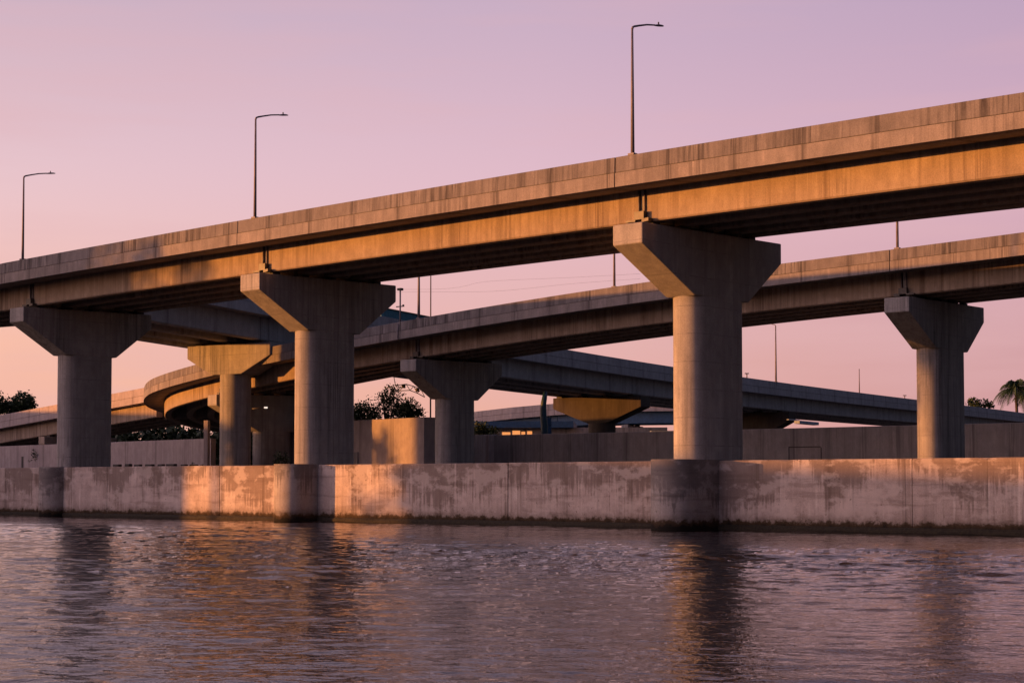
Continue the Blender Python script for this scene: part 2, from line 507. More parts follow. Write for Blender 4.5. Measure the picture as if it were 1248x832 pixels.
# ---- viaduct A: the tall near one
A0, A1 = Vector((-30.5, 98.0)), Vector((17.2, 55.3))
dA = (A1 - A0).normalized()
pa = Path([(-125, 93), (-95, 100), (-70, 105.5), (-56, 107.8), (-44, 106.6), tuple(A0 - dA * 5)] + [tuple(A0 + dA * t) for t in (0, 15, 30, 45, 64, 85, 106)], smooth=True)
pa.side = 1; pa.step = 3.0
pa.fit([(0, 321.5), (160, 290.6), (240, 277), (307, 265.5), (352, 259), (464, 239.5), (700, 199.5), (767, 188), (960, 157), (1248, 112)], 2)
def s_cap(path, px_mid, py, u=.85, lo=0, hi=None):
    """arc position of a cap whose near end face is centred on pixel column px_mid"""
    hi = hi or path.len; best = None
    for k in range(4000):
        t = lo + (hi - lo) * k / 4000
        p = path.xy(t); d = path.tan(t); n = Vector((-d.y, d.x)) * path.side; q = p + n * u
        if q.y < 5: continue
        e = abs(proj((q.x, q.y, height_at(q.x, q.y, py)))[0] - px_mid)
        if e < .6 and (best is None or q.y < best[1]): best = (t, q.y)
    return best[0]
sA = [s_cap(pa, 20, 383), s_cap(pa, 304, 346), s_cap(pa, 764.5, 285)]
spans = [sA[0] - 63, sA[0] - 42, sA[0] - 21] + sA + [sA[2] + 24.5, sA[2] + 49]
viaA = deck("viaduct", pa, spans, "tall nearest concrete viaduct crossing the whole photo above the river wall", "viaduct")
gA = "piers of the nearest viaduct"
pier(pa, sA[0], "leftmost T-shaped pier of the near viaduct, smallest and unlit grey", gA, L=9.2, a=3.0, b=6.6, ped=(2.65, 9, 1.8))
pier(pa, sA[1], "middle T-shaped pier of the near viaduct, left of the lit boundary wall", gA, L=9.7, a=3.3, b=7.0, ped=(2.8, 9, 1.8))
pier(pa, sA[2], "largest T-shaped pier with an orange lit rounded edge, right of centre", gA, L=10.5, a=3.7, b=7.8, ped=(3.0, 9, 1.85))
for s_, lab in ((spans[1], "second pier past the left edge of the photo, on the left bank side"), (spans[2], "first pier past the left edge of the photo"), (spans[6], "nearest pier, past the right edge of the photo")):
    pier(pa, s_, lab, gA, L=10, a=3.6, b=7.4, ped=(3.0, 8, 1.85))
# ---- viaduct B: middle bridge that curves away at its left end
B = [(60.0, 61.7), (40.0, 77.9), (27.5, 88.0), (9.0, 102.9), (-9.7, 118.0), (-17.6, 124.6), (-25.2, 132.6), (-30.6, 141.0), (-33.6, 149.5), (-34.9, 158), (-34.3, 168), (-31, 178), (-25, 187)]
pb = Path(B); pb.side = -1; pb.step = 1.6
# side test
pb.fit([(1248, 283), (960, 319), (798, 343), (700, 356.8), (640, 366.5), (521.5, 385.8), (460, 396), (428, 403), (244, 444), (213, 450), (191, 459)], 4, hi=pb.len * .74)
sB = [s_cap(pb, 1092, 372), s_cap(pb, 497, 446), s_cap(pb, 258, 487)]
print("B joints", sB, pb.len)

jB = [3.0, 22.0] + sB + [sB[2] + 27, pb.len - 1]
deck("viaduct", pb, jB, "mid-height bridge behind the near one, curving away into an orange lit bend on the left", "viaduct")
gB = "piers of the middle bridge"
pier(pb, sB[0], "T-shaped pier of the middle bridge at the far right, orange tint at its column top", gB, L=10.6, a=3.6, b=8.1)
pier(pb, sB[1], "grey T-shaped pier of the middle bridge, just right of the orange lit boundary wall", gB, L=9.7, a=3.3, b=6.9)
pier(pb, sB[2], "shaded pier under the curved orange bend, mostly behind the round column", gB, L=9.5, a=3.9, b=7.3, far_drop=.1, T=1.5, k=.98, deep=2.9)
# ---- viaduct C: far bridge that runs away to the right
C0, C1 = Vector((-17.1, 127.0)), Vector((61.6, 250.0)); dC = (C1 - C0).normalized()
pc = Path([tuple(C0 - dC * 16.5), tuple(C1 + dC * 110)], smooth=False); pc.side = 1; pc.step = 8
pc.fit([(240, 343), (325, 353), (700, 429.5), (814, 445.4), (900, 457.7), (1117, 487), (1177, 494.0), (1248, 503)], 3)
KC = 1.36
sC = [s_cap(pc, 342, 423, u=.2), s_cap(pc, 788, 487, u=.2), s_cap(pc, 967, 504, u=.2)]
print("C joints", sC, pc.len)
gw = [g * KC for g in (1.0, 3.4, 5.6, 7.6)]
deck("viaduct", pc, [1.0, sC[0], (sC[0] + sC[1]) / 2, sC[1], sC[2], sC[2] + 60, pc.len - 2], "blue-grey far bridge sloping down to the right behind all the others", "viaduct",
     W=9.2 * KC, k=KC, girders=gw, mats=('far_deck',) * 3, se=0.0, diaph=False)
gC = "piers of the far blue-grey bridge"
for i, (s, lab, dd, L, a, b) in enumerate(((sC[0], "round column pier with an orange lit flared cap, between the two left near piers", 2.42, 8.6, 2.9, 6.0),
                        (sC[1], "low pier with a sunlit orange flared cap toned down in colour above the dark retaining wall", 3.0, 11.0, 4.2, 6.6),
                        (sC[2], "dark pier with a small pale cap end beside a hanging sign above the dark wall", 2.6, 9.5, 3.4, 6.2))):
    pier(pc, s, lab, gC, u0=.3, L=L, a=a, b=b, T=2.2, k=KC, girders=gw, se=0.0, round_d=dd, endh=1.0 if i == 0 else 1.2, deep=2.35 if i == 0 else 2.9, far_drop=0.0, mat='pier' if i == 0 else 'darkened')  # second and third piers take the darker concrete that stands in for shade
p = pc.xy((sC[0] + sC[1]) / 2)
# ---- ramp F: pale low ramp at the far left, joins the bend
pf = Path([(-97.0, 225), (-57.7, 185), (-36.0, 163.4)], smooth=False); pf.side = 1; pf.step = 8
pf.fit([(0, 505.6), (68, 493), (134, 479.7), (177, 472)], 1)
deck("ramp", pf, [1, 40, pf.len - 22, pf.len - .5], "low pale ramp at the far left edge, running into the curved bend", "ramp", W=9.0, k=1.2, girders=(1.0, 3.3, 5.5, 7.6), mats=('bwall_pale', 'bwall_pale', 'girder'), se=0, diaph=False)
for q, lab in ((pf.len - 22, "small tan pier under the pale low ramp at the left edge"),):
    pier(pf, q, lab, "piers of the low ramp", u0=.3, L=9, a=2.2, b=6.5, T=1.3, k=1.2, girders=(1.0, 3.3, 5.5, 7.6), se=0, deep=1.7, mat='girder')
# ---- bridge G: pale far bridge on blue steel girders
pg = Path([(-14, 262), (-4, 248), (4, 242), (15, 236), (34, 230)]); pg.side = 1; pg.step = 6
pg.fit([(600, 498.5), (622, 497), (679, 490), (720, 488.5)], 1)
pg.e1 = 0
deck("bridge", pg, [.5, pg.len * .5, pg.len], "pale distant bridge on dark blue steel girders, right of the middle bridge's grey pier", "bridge", W=9, k=1.38,
     girders=(.9, 3.4, 6.4), mats=('bwall_pale', 'bwall_pale', 'navy'), se=0, diaph=False)
pier(pg, s_cap(pg, 762, 515), "slim column with a bright lit edge under the pale distant bridge", None, u0=.3, L=8, a=.6, b=2.4, T=1.0, k=1.38, girders=(.9, 3.4, 6.4), se=0, deep=1.3)

# ------------------------------------------------------------------ river wall
rw0, rw1 = Vector((-32.6, 104.3)), Vector((19.45, 62.35)); dW = (rw1 - rw0).normalized(); nW = Vector((-dW.y, dW.x))
def slab_wall(name, a, b, z0, z1, th, mat, label, cat, n=None, coping=None, bevel=.03, recess=None):
    a = Vector(a); b = Vector(b); d = (b - a).normalized(); n = n or Vector((-d.y, d.x))
    root = empty(name, ((a.x + b.x) / 2, (a.y + b.y) / 2, z0), label, cat)
    Ln = (b - a).length; steps = max(1, int(Ln / 6)); mb = MB()
    def zz(k): return z1[0] + (z1[1] - z1[0]) * k if isinstance(z1, tuple) else z1
    mb.prism([(a.x, a.y, z0), (b.x, b.y, z0), (b.x + n.x * th, b.y + n.y * th, z0), (a.x + n.x * th, a.y + n.y * th, z0)],
             [(a.x, a.y, zz(0)), (b.x, b.y, zz(1)), (b.x + n.x * th, b.y + n.y * th, zz(1)), (a.x + n.x * th, a.y + n.y * th, zz(0))])
    # uv along the wall so the panel joints run right
    mb.uv = []
    for f in mb.f:
        P = [mb.v[i] for i in f]
        mb.uv.append([((p.x - a.x) * d.x + (p.y - a.y) * d.y, p.z) for p in P])
    mb.build("wall_panel", M[mat], root, bevel=bevel)
    return root
def wall_tops():
    pass
E0 = rw0 - dW * 70; E1 = rw1 + dW * 55
rwall = empty("river_wall", ((rw0.x + rw1.x) / 2, (rw0.y + rw1.y) / 2, 0), "long stained concrete river wall with stain runs, rising from the water under the bridges", "river wall")
Lw = (E1 - E0).length
ncast = 9
random.seed(3)
brk = [0.0]
while brk[-1] < Lw - 14: brk.append(brk[-1] + 10.2 + random.uniform(-.4, .4))
brk.append(Lw)
for a, b in zip(brk, brk[1:]):
    jit = random.uniform(-.014, .014)
    mb = MB(); P0 = E0 + dW * (a + .012) + nW * jit; P1 = E0 + dW * (b - .012) + nW * jit
    tz = 2.97 + random.uniform(-.012, .012)
    # slight batter, chipped top edge
    segs = 26; ring = []
    for k in range(segs + 1):
        q = P0.lerp(P1, k / segs)
        chip = max(0, noise.noise(Vector((a + k * .9, 3.1, 0))) - .25) * .12
        ring.append([Vector((q.x + nW.x * o, q.y + nW.y * o, z)) for o, z in ((-.02, -2.0), (.0, tz - .04 - chip), (.035 + chip, tz - chip * .3), (.8, tz), (.8, -2.0))])
    base = len(mb.v); m_ = 5
    for r in ring: mb.v += r
    for k in range(segs):
        for i in range(m_):
            j = (i + 1) % m_
            s0 = a + (b - a) * k / segs; s1 = a + (b - a) * (k + 1) / segs
            idx = [base + k * m_ + i, base + k * m_ + j, base + (k + 1) * m_ + j, base + (k + 1) * m_ + i]
            mb.face(idx, [(s0, mb.v[idx[0]].z), (s0, mb.v[idx[1]].z), (s1, mb.v[idx[2]].z), (s1, mb.v[idx[3]].z)])
    mb.face(list(range(base, base + m_)), [(a, 0)] * m_); e = base + segs * m_
    mb.face(list(range(e, e + m_)), [(b, 0)] * m_)
    mb.build("wall_panel", M['river'], rwall)
# weedy ledge at the waterline
mb = MB(); N = 420
vs = []
for k in range(N + 1):
    q = E0 + dW * (Lw * k / N)
    w = .10 + .05 * noise.noise(Vector((k * .7, 0, 0))); h = .20 + .05 * noise.noise(Vector((k * .9, 5, 0)))
    vs.append([Vector((q.x - nW.x * o, q.y - nW.y * o, z)) for o, z in ((-.05, h + .03), (w * .5, h), (w, h - .1), (w + .03, -.6), (-.05, -.6))])
for r in vs: mb.v += r
for k in range(N):
    for i in range(5):
        j = (i + 1) % 5; idx = [k * 5 + i, k * 5 + j, k * 5 + 5 + j, k * 5 + 5 + i]
        mb.face(idx, mb.auto_uv(idx))
mb.build("weedy_footing", plain("wet_weed", (.022, .017, .008), .85, var=.6, scale=9), rwall)

def leaf_cluster(mb, c, rad, n, size, rnd):
    for _ in range(n):
        v = Vector((rnd.gauss(0, 1), rnd.gauss(0, 1), rnd.gauss(0, .8)))
        if v.length > 2: continue
        p = c + v * rad * .5
        a = Vector((rnd.uniform(-1, 1), rnd.uniform(-1, 1), rnd.uniform(-1, 1))).normalized()
        b = a.cross(Vector((rnd.uniform(-1, 1), rnd.uniform(-1, 1), rnd.uniform(-1, 1)))).normalized()
        s = size * rnd.uniform(.6, 1.3)
        i = len(mb.v); mb.v += [p - a * s * .5, p + b * s * .28, p + a * s * .5, p - b * s * .28]
        mb.face([i, i + 1, i + 2, i + 3], [(0, 0)] * 4)

# ------------------------------------------------------------------ walls behind
def P2(px, y): return Vector(((px - 624) / F_PX * y * 1.0, y))
def hz(px, py, y): return at(px, py, y).z
slab_wall("boundary_wall", P2(-140, 168), P2(257, 133), 1.8, (hz(-140, 549, 168), hz(257, 534, 133)), .5, 'bwall_pale', "long pale boundary wall under the low ramp at the left", "wall")
BW0, BW1 = P2(-140, 168), P2(257, 133); dB = (BW1 - BW0).normalized(); nB = Vector((-dB.y, dB.x))
def on_bw(px):
    for k in range(4001):
        q = BW0.lerp(BW1, k / 4000)
        if 624 + F_PX * q.x / q.y >= px: return q
q = on_bw(26.5); mb = MB(); mb.box((q.x - nB.x * .03, q.y - nB.y * .03, 1.9), dB.to_3d() * .3, nB.to_3d() * .1, (0, 0, height_at(q.x, q.y, 556) - 1.9))
tag(mb.build("dark_slot", M['dark'], None, bevel=.01), "narrow dark cabinet made as a dark panel on the pale boundary wall at the far left", "slot")  # dark panel standing in for the shade of a recessed slot
rnd = random.Random(77); mb = MB(); q = on_bw(43)
for _ in range(26):
    leaf_cluster(mb, Vector((q.x + dB.x * rnd.gauss(0, .22), q.y + dB.y * rnd.gauss(0, .22), height_at(q.x, q.y, 555) + rnd.gauss(0, .28))) - nB.to_3d() * .12, .25, 8, .14, rnd)
tag(mb.build("creeper", M['leaf'], None, recalc=False), "small dark creeper clump growing on the pale boundary wall left of the left pier", "plant")
rnd = random.Random(12); px = 136.0; k = 0
while px < 240:
    wpx = rnd.uniform(7, 13); a = at(px, 565.0, 129); L_ = wpx * .0645; h_ = a.z - rnd.uniform(0, .05)
    mb = MB(); mb.prism([(a.x, a.y, 1.8), (a.x + L_, a.y - L_ * .6, 1.8), (a.x + L_ + .3, a.y - L_ * .6 + .35, 1.8), (a.x + .3, a.y + .35, 1.8)],
                        [(a.x + .06, a.y + .08, h_), (a.x + L_ - .02, a.y - L_ * .6 + .08, h_), (a.x + L_ + .2, a.y - L_ * .6 + .3, h_), (a.x + .25, a.y + .3, h_)])
    o = mb.build("barrier_block", M['dark'], None, bevel=.03)
    tag(o, "dark low barrier block in the row at the foot of the pale boundary wall", "barrier", "low barrier blocks below the pale wall")
    px += wpx + rnd.uniform(2, 6)
# square post at its end
c = P2(252, 131.5); mb = MB(); mb.cbox((c.x, c.y, 4.4), (.36, -.12, 0), (.12, .36, 0), (0, 0, 5.3)); o = mb.build("gate_post", M['bwall_pale'], None, bevel=.03)
tag(o, "square concrete post at the right end of the pale boundary wall", "post")
# block I : lit yard enclosure
ia, ib = P2(338, 139), P2(516.6, 124)
dI = (ib - ia).normalized(); nI = Vector((-dI.y, dI.x))
rootI = empty("yard_enclosure", ((ia.x + ib.x) / 2, (ia.y + ib.y) / 2, 2), "tall plain walled block, its right end glowing orange, between the grey piers", "building")
mb = MB(); z0_, z1_ = hz(338, 517, 139), hz(516.6, 508, 124)
dep = 3.4
mb.prism([(ia.x, ia.y, 1.8), (ib.x, ib.y, 1.8), (ib.x + nI.x * dep, ib.y + nI.y * dep, 1.8), (ia.x + nI.x * dep, ia.y + nI.y * dep, 1.8)],
         [(ia.x, ia.y, z0_), (ib.x, ib.y, z1_), (ib.x + nI.x * dep, ib.y + nI.y * dep, z1_), (ia.x + nI.x * dep, ia.y + nI.y * dep, z0_)])
mb.build("wall", M['bwall_pale'], rootI, bevel=.03)
c = ia.lerp(ib, .56) - nI * .04
mb = MB(); mb.cbox((c.x, c.y, 3.2), dI.to_3d() * .9, nI.to_3d() * .12, (0, 0, 2.6)); mb.build("door", M['bwall'], rootI)
# walls J and K : dark retaining wall, two runs
slab_wall("retaining_wall", P2(600, 132), P2(858, 121.5), 1.8, (hz(600, 530, 132), hz(858, 524.4, 121.5)), .6, 'bwall', "dark grey retaining wall left of the largest pier", "retaining wall")
rk = slab_wall("retaining_wall", P2(858.5, 121), P2(1400, 103), 1.8, (hz(858, 524.2, 121), hz(1400, 511, 103)), .6, 'bwall', "dark streaked retaining wall right of the largest pier, with a sealed doorway outline", "retaining wall")
# sealed doorway outline on it
ka, kb = P2(858.5, 121), P2(1400, 103); dK = (kb - ka).normalized(); nK = Vector((-dK.y, dK.x))
def on_line(px):
    t = 0
    for k in range(2001):
        q = ka.lerp(kb, k / 2000)
        if 624 + F_PX * q.x / q.y >= px: return q
q0, q1 = on_line(961), on_line(1000); z = 4.55
for (a, b) in (((q0, 2.2), (q0, z)), ((q1, 2.2), (q1, z)), ((q0, z), (q1, z))):
    mb = MB(); pa_, pb_ = a[0], b[0]
    if a[0] is b[0]: mb.box((pa_.x - nK.x * .02, pa_.y - nK.y * .02, a[1]), dK.to_3d() * .07, nK.to_3d() * .05, (0, 0, b[1] - a[1] - .003))
    else: mb.box((pa_.x - nK.x * .022, pa_.y - nK.y * .022, a[1]), (pb_ - pa_).to_3d(), nK.to_3d() * .05, (0, 0, .07))
    mb.build("doorway_joint", M['dark'], rk)
# short recessed wall and bright post left of wall J
slab_wall("side_wall", P2(560, 141), P2(600, 137), 1.8, hz(590, 530, 139), .5, 'bwall', "short shaded wall behind the bright narrow post", "wall")
c = P2(597, 129.5); mb = MB()
ax = Vector((.55, -.80)).normalized() * .44; ay = Vector((.80, .55)).normalized() * .5
mb.cbox((c.x, c.y, (1.8 + hz(597, 530, 129.5)) / 2), ax.to_3d(), ay.to_3d(), (0, 0, hz(597, 530, 129.5) - 1.8))
tag(mb.build("end_post", M['bwall_pale'], None, bevel=.02), "narrow post catching bright orange sun at the left end of the dark retaining wall", "post")
# low kerb stones along the river wall's land side are out of sight; a low guard rail line shows at the left
# ------------------------------------------------------------------ teal things
pt_ = Path([tuple(C0 - dC * 2), tuple(C1)], smooth=False)
# noise barrier on the far bridge, right behind the near parapet
sa = pc.s_of_px(470, 386); sb_ = pc.s_of_px(560, 396)
root = empty("noise_barrier", (pc.xy(sa).x, pc.xy(sa).y, pc.z(sa) - .2), "dark teal screen panel standing on the far bridge, above the middle bridge's parapet", "noise barrier")
def bar(u, t, dz):
    p = pc.xy(t); d = pc.tan(t); n = Vector((-d.y, d.x)); return Vector((p.x + n.x * u, p.y + n.y * u, pc.z(t) + dz))
mb = MB(); H = .75
mb.prism([bar(.5, sa, -.8), bar(.5, sb_, -.8), bar(.62, sb_, -.8), bar(.62, sa, -.8)], [bar(.5, sa, H), bar(.5, sb_, H), bar(.62, sb_, H), bar(.62, sa, H)])
mb.build("screen_panel", M['teal'], root)
mb = MB(); mb.prism([bar(.44, sa, H - .002), bar(.44, sb_, H - .002), bar(.68, sb_, H - .002), bar(.68, sa, H - .002)], [bar(.44, sa, H + .1), bar(.44, sb_, H + .1), bar(.68, sb_, H + .1), bar(.68, sa, H + .1)])
mb.build("top_rail", M['dark'], root)
# curved teal mast
yT = 158.0
pts = [at(664, 531, yT), at(663.5, 520, yT), at(662.5, 508, yT), at(662, 498, yT), at(662.5, 491, yT), at(663.5, 485.5, yT), at(664.5, 479, yT + 1)]
pts[0].z = 1.8
mb = MB(); mb.tube(pts, [.34, .34, .31, .29, .27, .25, .22], 10)
o = tag(mb.build("curved_mast", M['mast'], None), "slightly bent teal pole rising to the far bridge's underside", "pole")
c = at(669.5, 520, 164); mb = MB(); mb.cbox((c.x, c.y, (1.8 + at(669.5, 509, 164).z) / 2), (.42, 0, 0), (0, .42, 0), (0, 0, at(669.5, 509, 164).z - 1.8))
tag(mb.build("steel_post", M['navy'], None), "short square blue post just right of the bent teal pole", "post")
# low building with lit windows under the distant bridge
yb = 205.0
root = empty("low_building", at(660, 560, yb).xy.to_3d() + Vector((0, 0, 1.8)), "low dark blue building with small sunlit orange windows above the dark wall", "building")
l, r = at(575, 524, yb), at(812, 524, yb); top = at(620, 521, yb).z
mb = MB(); mb.box((l.x, yb, 1.8), (r.x - l.x, -1.5, 0), (1, 12, 0), (0, 0, top - 1.8)); mb.build("wall", M['bwall'], root)
mb = MB(); mb.box((l.x - .5, yb - 1.2, top - .05), (at(703, 520, yb).x - l.x, -.9, 0), (1, 14, 0), (0, 0, .8)); mb.build("canopy", M['navy'], root)
for (a, b, c_, d_) in ((612, 622, 526.4, 531), (624.5, 634, 524.6, 531), (635.5, 640, 525.8, 531), (642.5, 648.5, 525.2, 530)):
    k = yb - 1.5 * (at(a, 528, yb).x - l.x) / (r.x - l.x) - .06
    A_, B_ = at(a, c_, k), at(b, d_, k)
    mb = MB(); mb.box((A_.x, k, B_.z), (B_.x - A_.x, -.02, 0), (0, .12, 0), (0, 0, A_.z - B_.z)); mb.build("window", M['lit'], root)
c = at(808, 522, 196); mb = MB(); mb.cbox((c.x, c.y, 5.0), (3.0, 0, 0), (0, 2.2, 0), (0, 0, 6.6))
tag(mb.build("site_hut", M['pale'], None), "pale blue hut top between the far bridge and the dark wall", "hut")

# ------------------------------------------------------------------ lamps and poles
def lamp(path, px, py, label, group, hgt=5.3, k=1.0, arm=2.0, thick=1.0, u=.16, head=True):
    s = path.s_of_px(px, py); p = path.xy(s); d = path.tan(s); n = Vector((-d.y, d.x)) * path.side
    b = Vector((p.x + n.x * u, p.y + n.y * u, path.z(s) - .02))
    root = empty("street_lamp", b, label, "street lamp", group)
    mb = MB(); mb.tube([b + Vector((0, 0, -.5)), b + Vector((0, 0, hgt * .5)), b + Vector((0, 0, hgt - .12))], [.085 * k * thick, .065 * k * thick, .045 * k * thick], 10)
    mb.build("pole", M['steel'], root)
    mb = MB(); mb.cbox(b + Vector((0, 0, .05)), d.to_3d() * .3, n.to_3d() * .26, (0, 0, .08)); mb.build("base_plate", M['steel'], root)
    if head:
        top = b + Vector((0, 0, hgt)); n3 = n.to_3d()
        q = [(0, -.14), (.03, -.05), (.14, .01), (.5, .12), (1.0, .26), (arm - .45, .36)]
        mb = MB(); mb.tube([top + n3 * a + Vector((0, 0, z)) for a, z in q], [.05, .048, .045, .04, .036, .034], 8); mb.build("arm", M['steel'], root)
        # cobra head: tapered shell
        rings = []
        for a, w, h, dz in ((-.02, .05, .05, 0), (.10, .12, .08, .01), (.28, .17, .10, .015), (.48, .16, .08, .01), (.60, .09, .05, 0)):
            c = top + n3 * (arm - .48 + a) + Vector((0, 0, .36 + dz + a * .16)); dd = d.to_3d()
            rings.append([c + dd * (w * .5 * math.cos(2 * math.pi * i / 10)) + Vector((0, 0, h * .5 * (math.sin(2 * math.pi * i / 10)) - .02)) for i in range(10)])
        mb = MB()
        for r in rings: mb.v += r
        for kk in range(len(rings) - 1):
            for i in range(10):
                j = (i + 1) % 10; mb.face([kk * 10 + i, kk * 10 + j, kk * 10 + 10 + j, kk * 10 + 10 + i], [(0, 0)] * 4, True)
        mb.face(list(range(10)), [(0, 0)] * 10); mb.face(list(range(40, 50)), [(0, 0)] * 10)
        mb.build("lamp_head", M['steel'], root)
        c = top + n3 * (arm - .2) + Vector((0, 0, .40 + .05)); mb = MB(); mb.tube([c, c + Vector((0, 0, .09))], .03, 8); mb.build("photocell", M['dark'], root)
    return root
gl = "street lamps along the near viaduct"
lamp(pa, 24.5, 318, "street lamp on the near viaduct at the photo's left edge, smallest in the row", gl, 5.05)
lamp(pa, 307, 265.5, "street lamp on the near viaduct above its middle pier", gl, 5.2)
lamp(pa, 767, 188, "tallest street lamp, on the near viaduct above the largest pier", gl, 5.35)
gl2 = "street lamps along the middle bridge"
lamp(pb, 1093, 300, "lamp pole on the middle bridge at the right, its top hidden by the near viaduct", gl2, 5.3)
lamp(pb, 745.5, 350, "lamp pole on the middle bridge just left of the largest pier", gl2, 5.3, u=.3)
lamp(pb, 508.5, 387, "lamp pole on the middle bridge beside the teal screen panel", gl2, 5.3, thick=1.25)
lamp(pc, 947, 463, "tall lamp pole on the far blue-grey bridge, right of the largest pier", None, 7.2, k=1.5, arm=2.6)
def rod(path, px, py, hgt, rad, name, label, cat, k=1, u=.2):
    s = path.s_of_px(px, py); p = path.xy(s); d = path.tan(s); n = Vector((-d.y, d.x)) * path.side
    b = Vector((p.x + n.x * u, p.y + n.y * u, path.z(s) - .02))
    return b, d, n
b, d, n = rod(pc, 1049, 477, 0, 0, "", "", "")
mb = MB(); mb.tube([b, b + Vector((0, 0, 3.4))], [.08, .05], 6); tag(mb.build("antenna_rod", M['steel'], None), "thin bare rod standing on the far bridge right of its lamp pole", "pole")
for px, py, h, lab in ((912, 458.5, .55, "tiny marker stub on the far bridge parapet beside the largest pier"), (1104, 485, .45, "tiny marker stub on the far bridge parapet left of the right-hand pier")):
    b, d, n = rod(pc, px, py, 0, 0, "", "", "")
    mb = MB(); mb.tube([b, b + Vector((0, 0, h))], .07, 6); mb.cbox(b + Vector((0, 0, h)), (.5, 0, 0), (0, .15, 0), (0, 0, .12))
    tag(mb.build("marker_stub", M['steel'], None), lab, "marker")
b, d, n = rod(pb, 485.5, 392, 0, 0, "", "", "")
root = empty("sensor_mast", b, "thin mast with a small crossbar on the middle bridge parapet, beside the middle pier's cap", "mast")
mb = MB(); mb.tube([b + Vector((0, 0, -.3)), b + Vector((0, 0, 2.35))], .055, 8); mb.build("pole", M['steel'], root)
mb = MB(); mb.cbox(b + Vector((0, 0, 2.38)), d.to_3d() * .34, n.to_3d() * .3, (0, 0, .16)); mb.build("sensor_head", M['dark'], root)
mb = MB(); mb.cbox(b + Vector((0, 0, 1.15)), d.to_3d() * .75, n.to_3d() * .07, (0, 0, .07)); mb.cbox(b + Vector((0, 0, 1.22)) - d.to_3d() * .3, d.to_3d() * .1, n.to_3d() * .1, (0, 0, .1)); mb.build("crossbar", M['dark'], root)
o_ = b - n.to_3d() * .24
mb = MB(); mb.tube([o_ + Vector((0, 0, -.1)), o_ + Vector((0, 0, -1.2))], .04, 6); mb.build("conduit", M['steel'], root)
# utility pole and its wires, far behind
u0 = at(525, 345, 240); u1 = at(905, 330, 205)
zt = 40
for q, lab in ((Vector((u0.x, u0.y, 0)), "thin utility pole far behind, just right of the teal screen panel"), (Vector((u1.x - 5.5, u1.y, 0)), "utility pole hidden behind the largest pier's cap")):
    root = empty("utility_pole", (q.x, q.y, 1.8), lab, "utility pole")
    mb = MB(); mb.tube([(q.x, q.y, 1.8), (q.x, q.y, 36.5)], [.14, .07], 8); mb.build("pole", M['bark'], root)
    mb = MB(); mb.cbox((q.x, q.y, 35.4), (2.2, .8, 0), (-.06, .15, 0), (0, 0, .15)); mb.build("crossarm", M['bark'], root)
for k, (pts, lab) in enumerate(((((300, 349), (525, 352.5), (594, 343), (700, 338), (790, 333)), "upper faint power line crossing the pink gap below the near viaduct"),
                     (((300, 362), (487, 356), (600, 355), (700, 345.5), (790, 339)), "lower faint power line crossing the pink gap below the near viaduct"))):
    mb = MB(); P = []
    for px, py in pts: P.append(at(px, py, 240 - (px - 525) * .05))
    S = []
    for i in range(len(P) - 1):
        p0, p1, p2, p3 = P[max(0, i - 1)], P[i], P[i + 1], P[min(len(P) - 1, i + 2)]
        for j in range(6):
            t = j / 6; S.append(.5 * ((2 * p1) + (p2 - p0) * t + (2 * p0 - 5 * p1 + 4 * p2 - p3) * t * t + (3 * p1 - p0 - 3 * p2 + p3) * t ** 3))
    mb.tube(S, .011, 4); tag(mb.build("power_line", M['steel'], None), lab, "cable", "power lines")
# light truss with small lit lamps under the middle bridge
ct = [at(x, y, 128) for x, y in ((482, 469.5), (495, 468), (504, 470.5), (513, 474.5))]
root = empty("lighting_truss", ct[0], "small pale truss with work lamps slung under the middle bridge, above the tree", "truss")
mb = MB()
lo = [p + Vector((.3, 0, -.42 - .06 * i)) for i, p in enumerate(ct)]
mb.tube(ct, .035, 5); mb.tube(lo, .035, 5)
for a, b_ in zip(ct, lo): mb.tube([a, b_], .028, 5)
for a, b_ in zip(ct[1:], lo): mb.tube([a, b_], .028, 5)
mb.build("truss_frame", M['bracket'], root)
for p in (ct[1] + Vector((-.35, -.1, -.18)), ct[2] + Vector((.15, -.1, -.3))):
    mb = MB(); mb.tube([p, p + Vector((.3, 0, 0))], [.12, .15], 8); mb.build("work_lamp", M['bracket'], root)
mb = MB(); mb.tube([ct[0] + Vector((0, 0, 0)), ct[0] + Vector((-.3, 0, 1.6))], .03, 5); mb.tube([ct[3], ct[3] + Vector((.2, 0, 2.2))], .03, 5); mb.build("hanger", M['bracket'], root)
# small lamp below the bend, seen right of the round column
p = at(324, 496.5, 131); root = empty("pendant_lamp", p, "small white lamp on a bracket under the bend, right of the round column", "lamp")
mb = MB(); mb.tube([p + Vector((-1.1, 0, -.1)), p], .05, 6); mb.build("bracket", M['bracket'], root)
mb = MB(); mb.cbox(p, (.24, 0, 0), (0, .24, 0), (0, 0, .12)); mb.build("lamp_head", M['lampwhite'], root)
# hanging sign by far pier
p = at(983, 515.2, 196); mb = MB(); mb.cbox(p, (2.6, 1.6, -.15), (-.5, .9, 0), (0, 0, .35)); mb.cbox(p + Vector((-1.6, 0, .35)), (1.4, .5, -.1), (-.2, .4, 0), (0, 0, .12))
tag(mb.build("service_platform", M['pale'], None, bevel=.03), "small pale platform slung beside the dark far pier above the retaining wall", "platform")

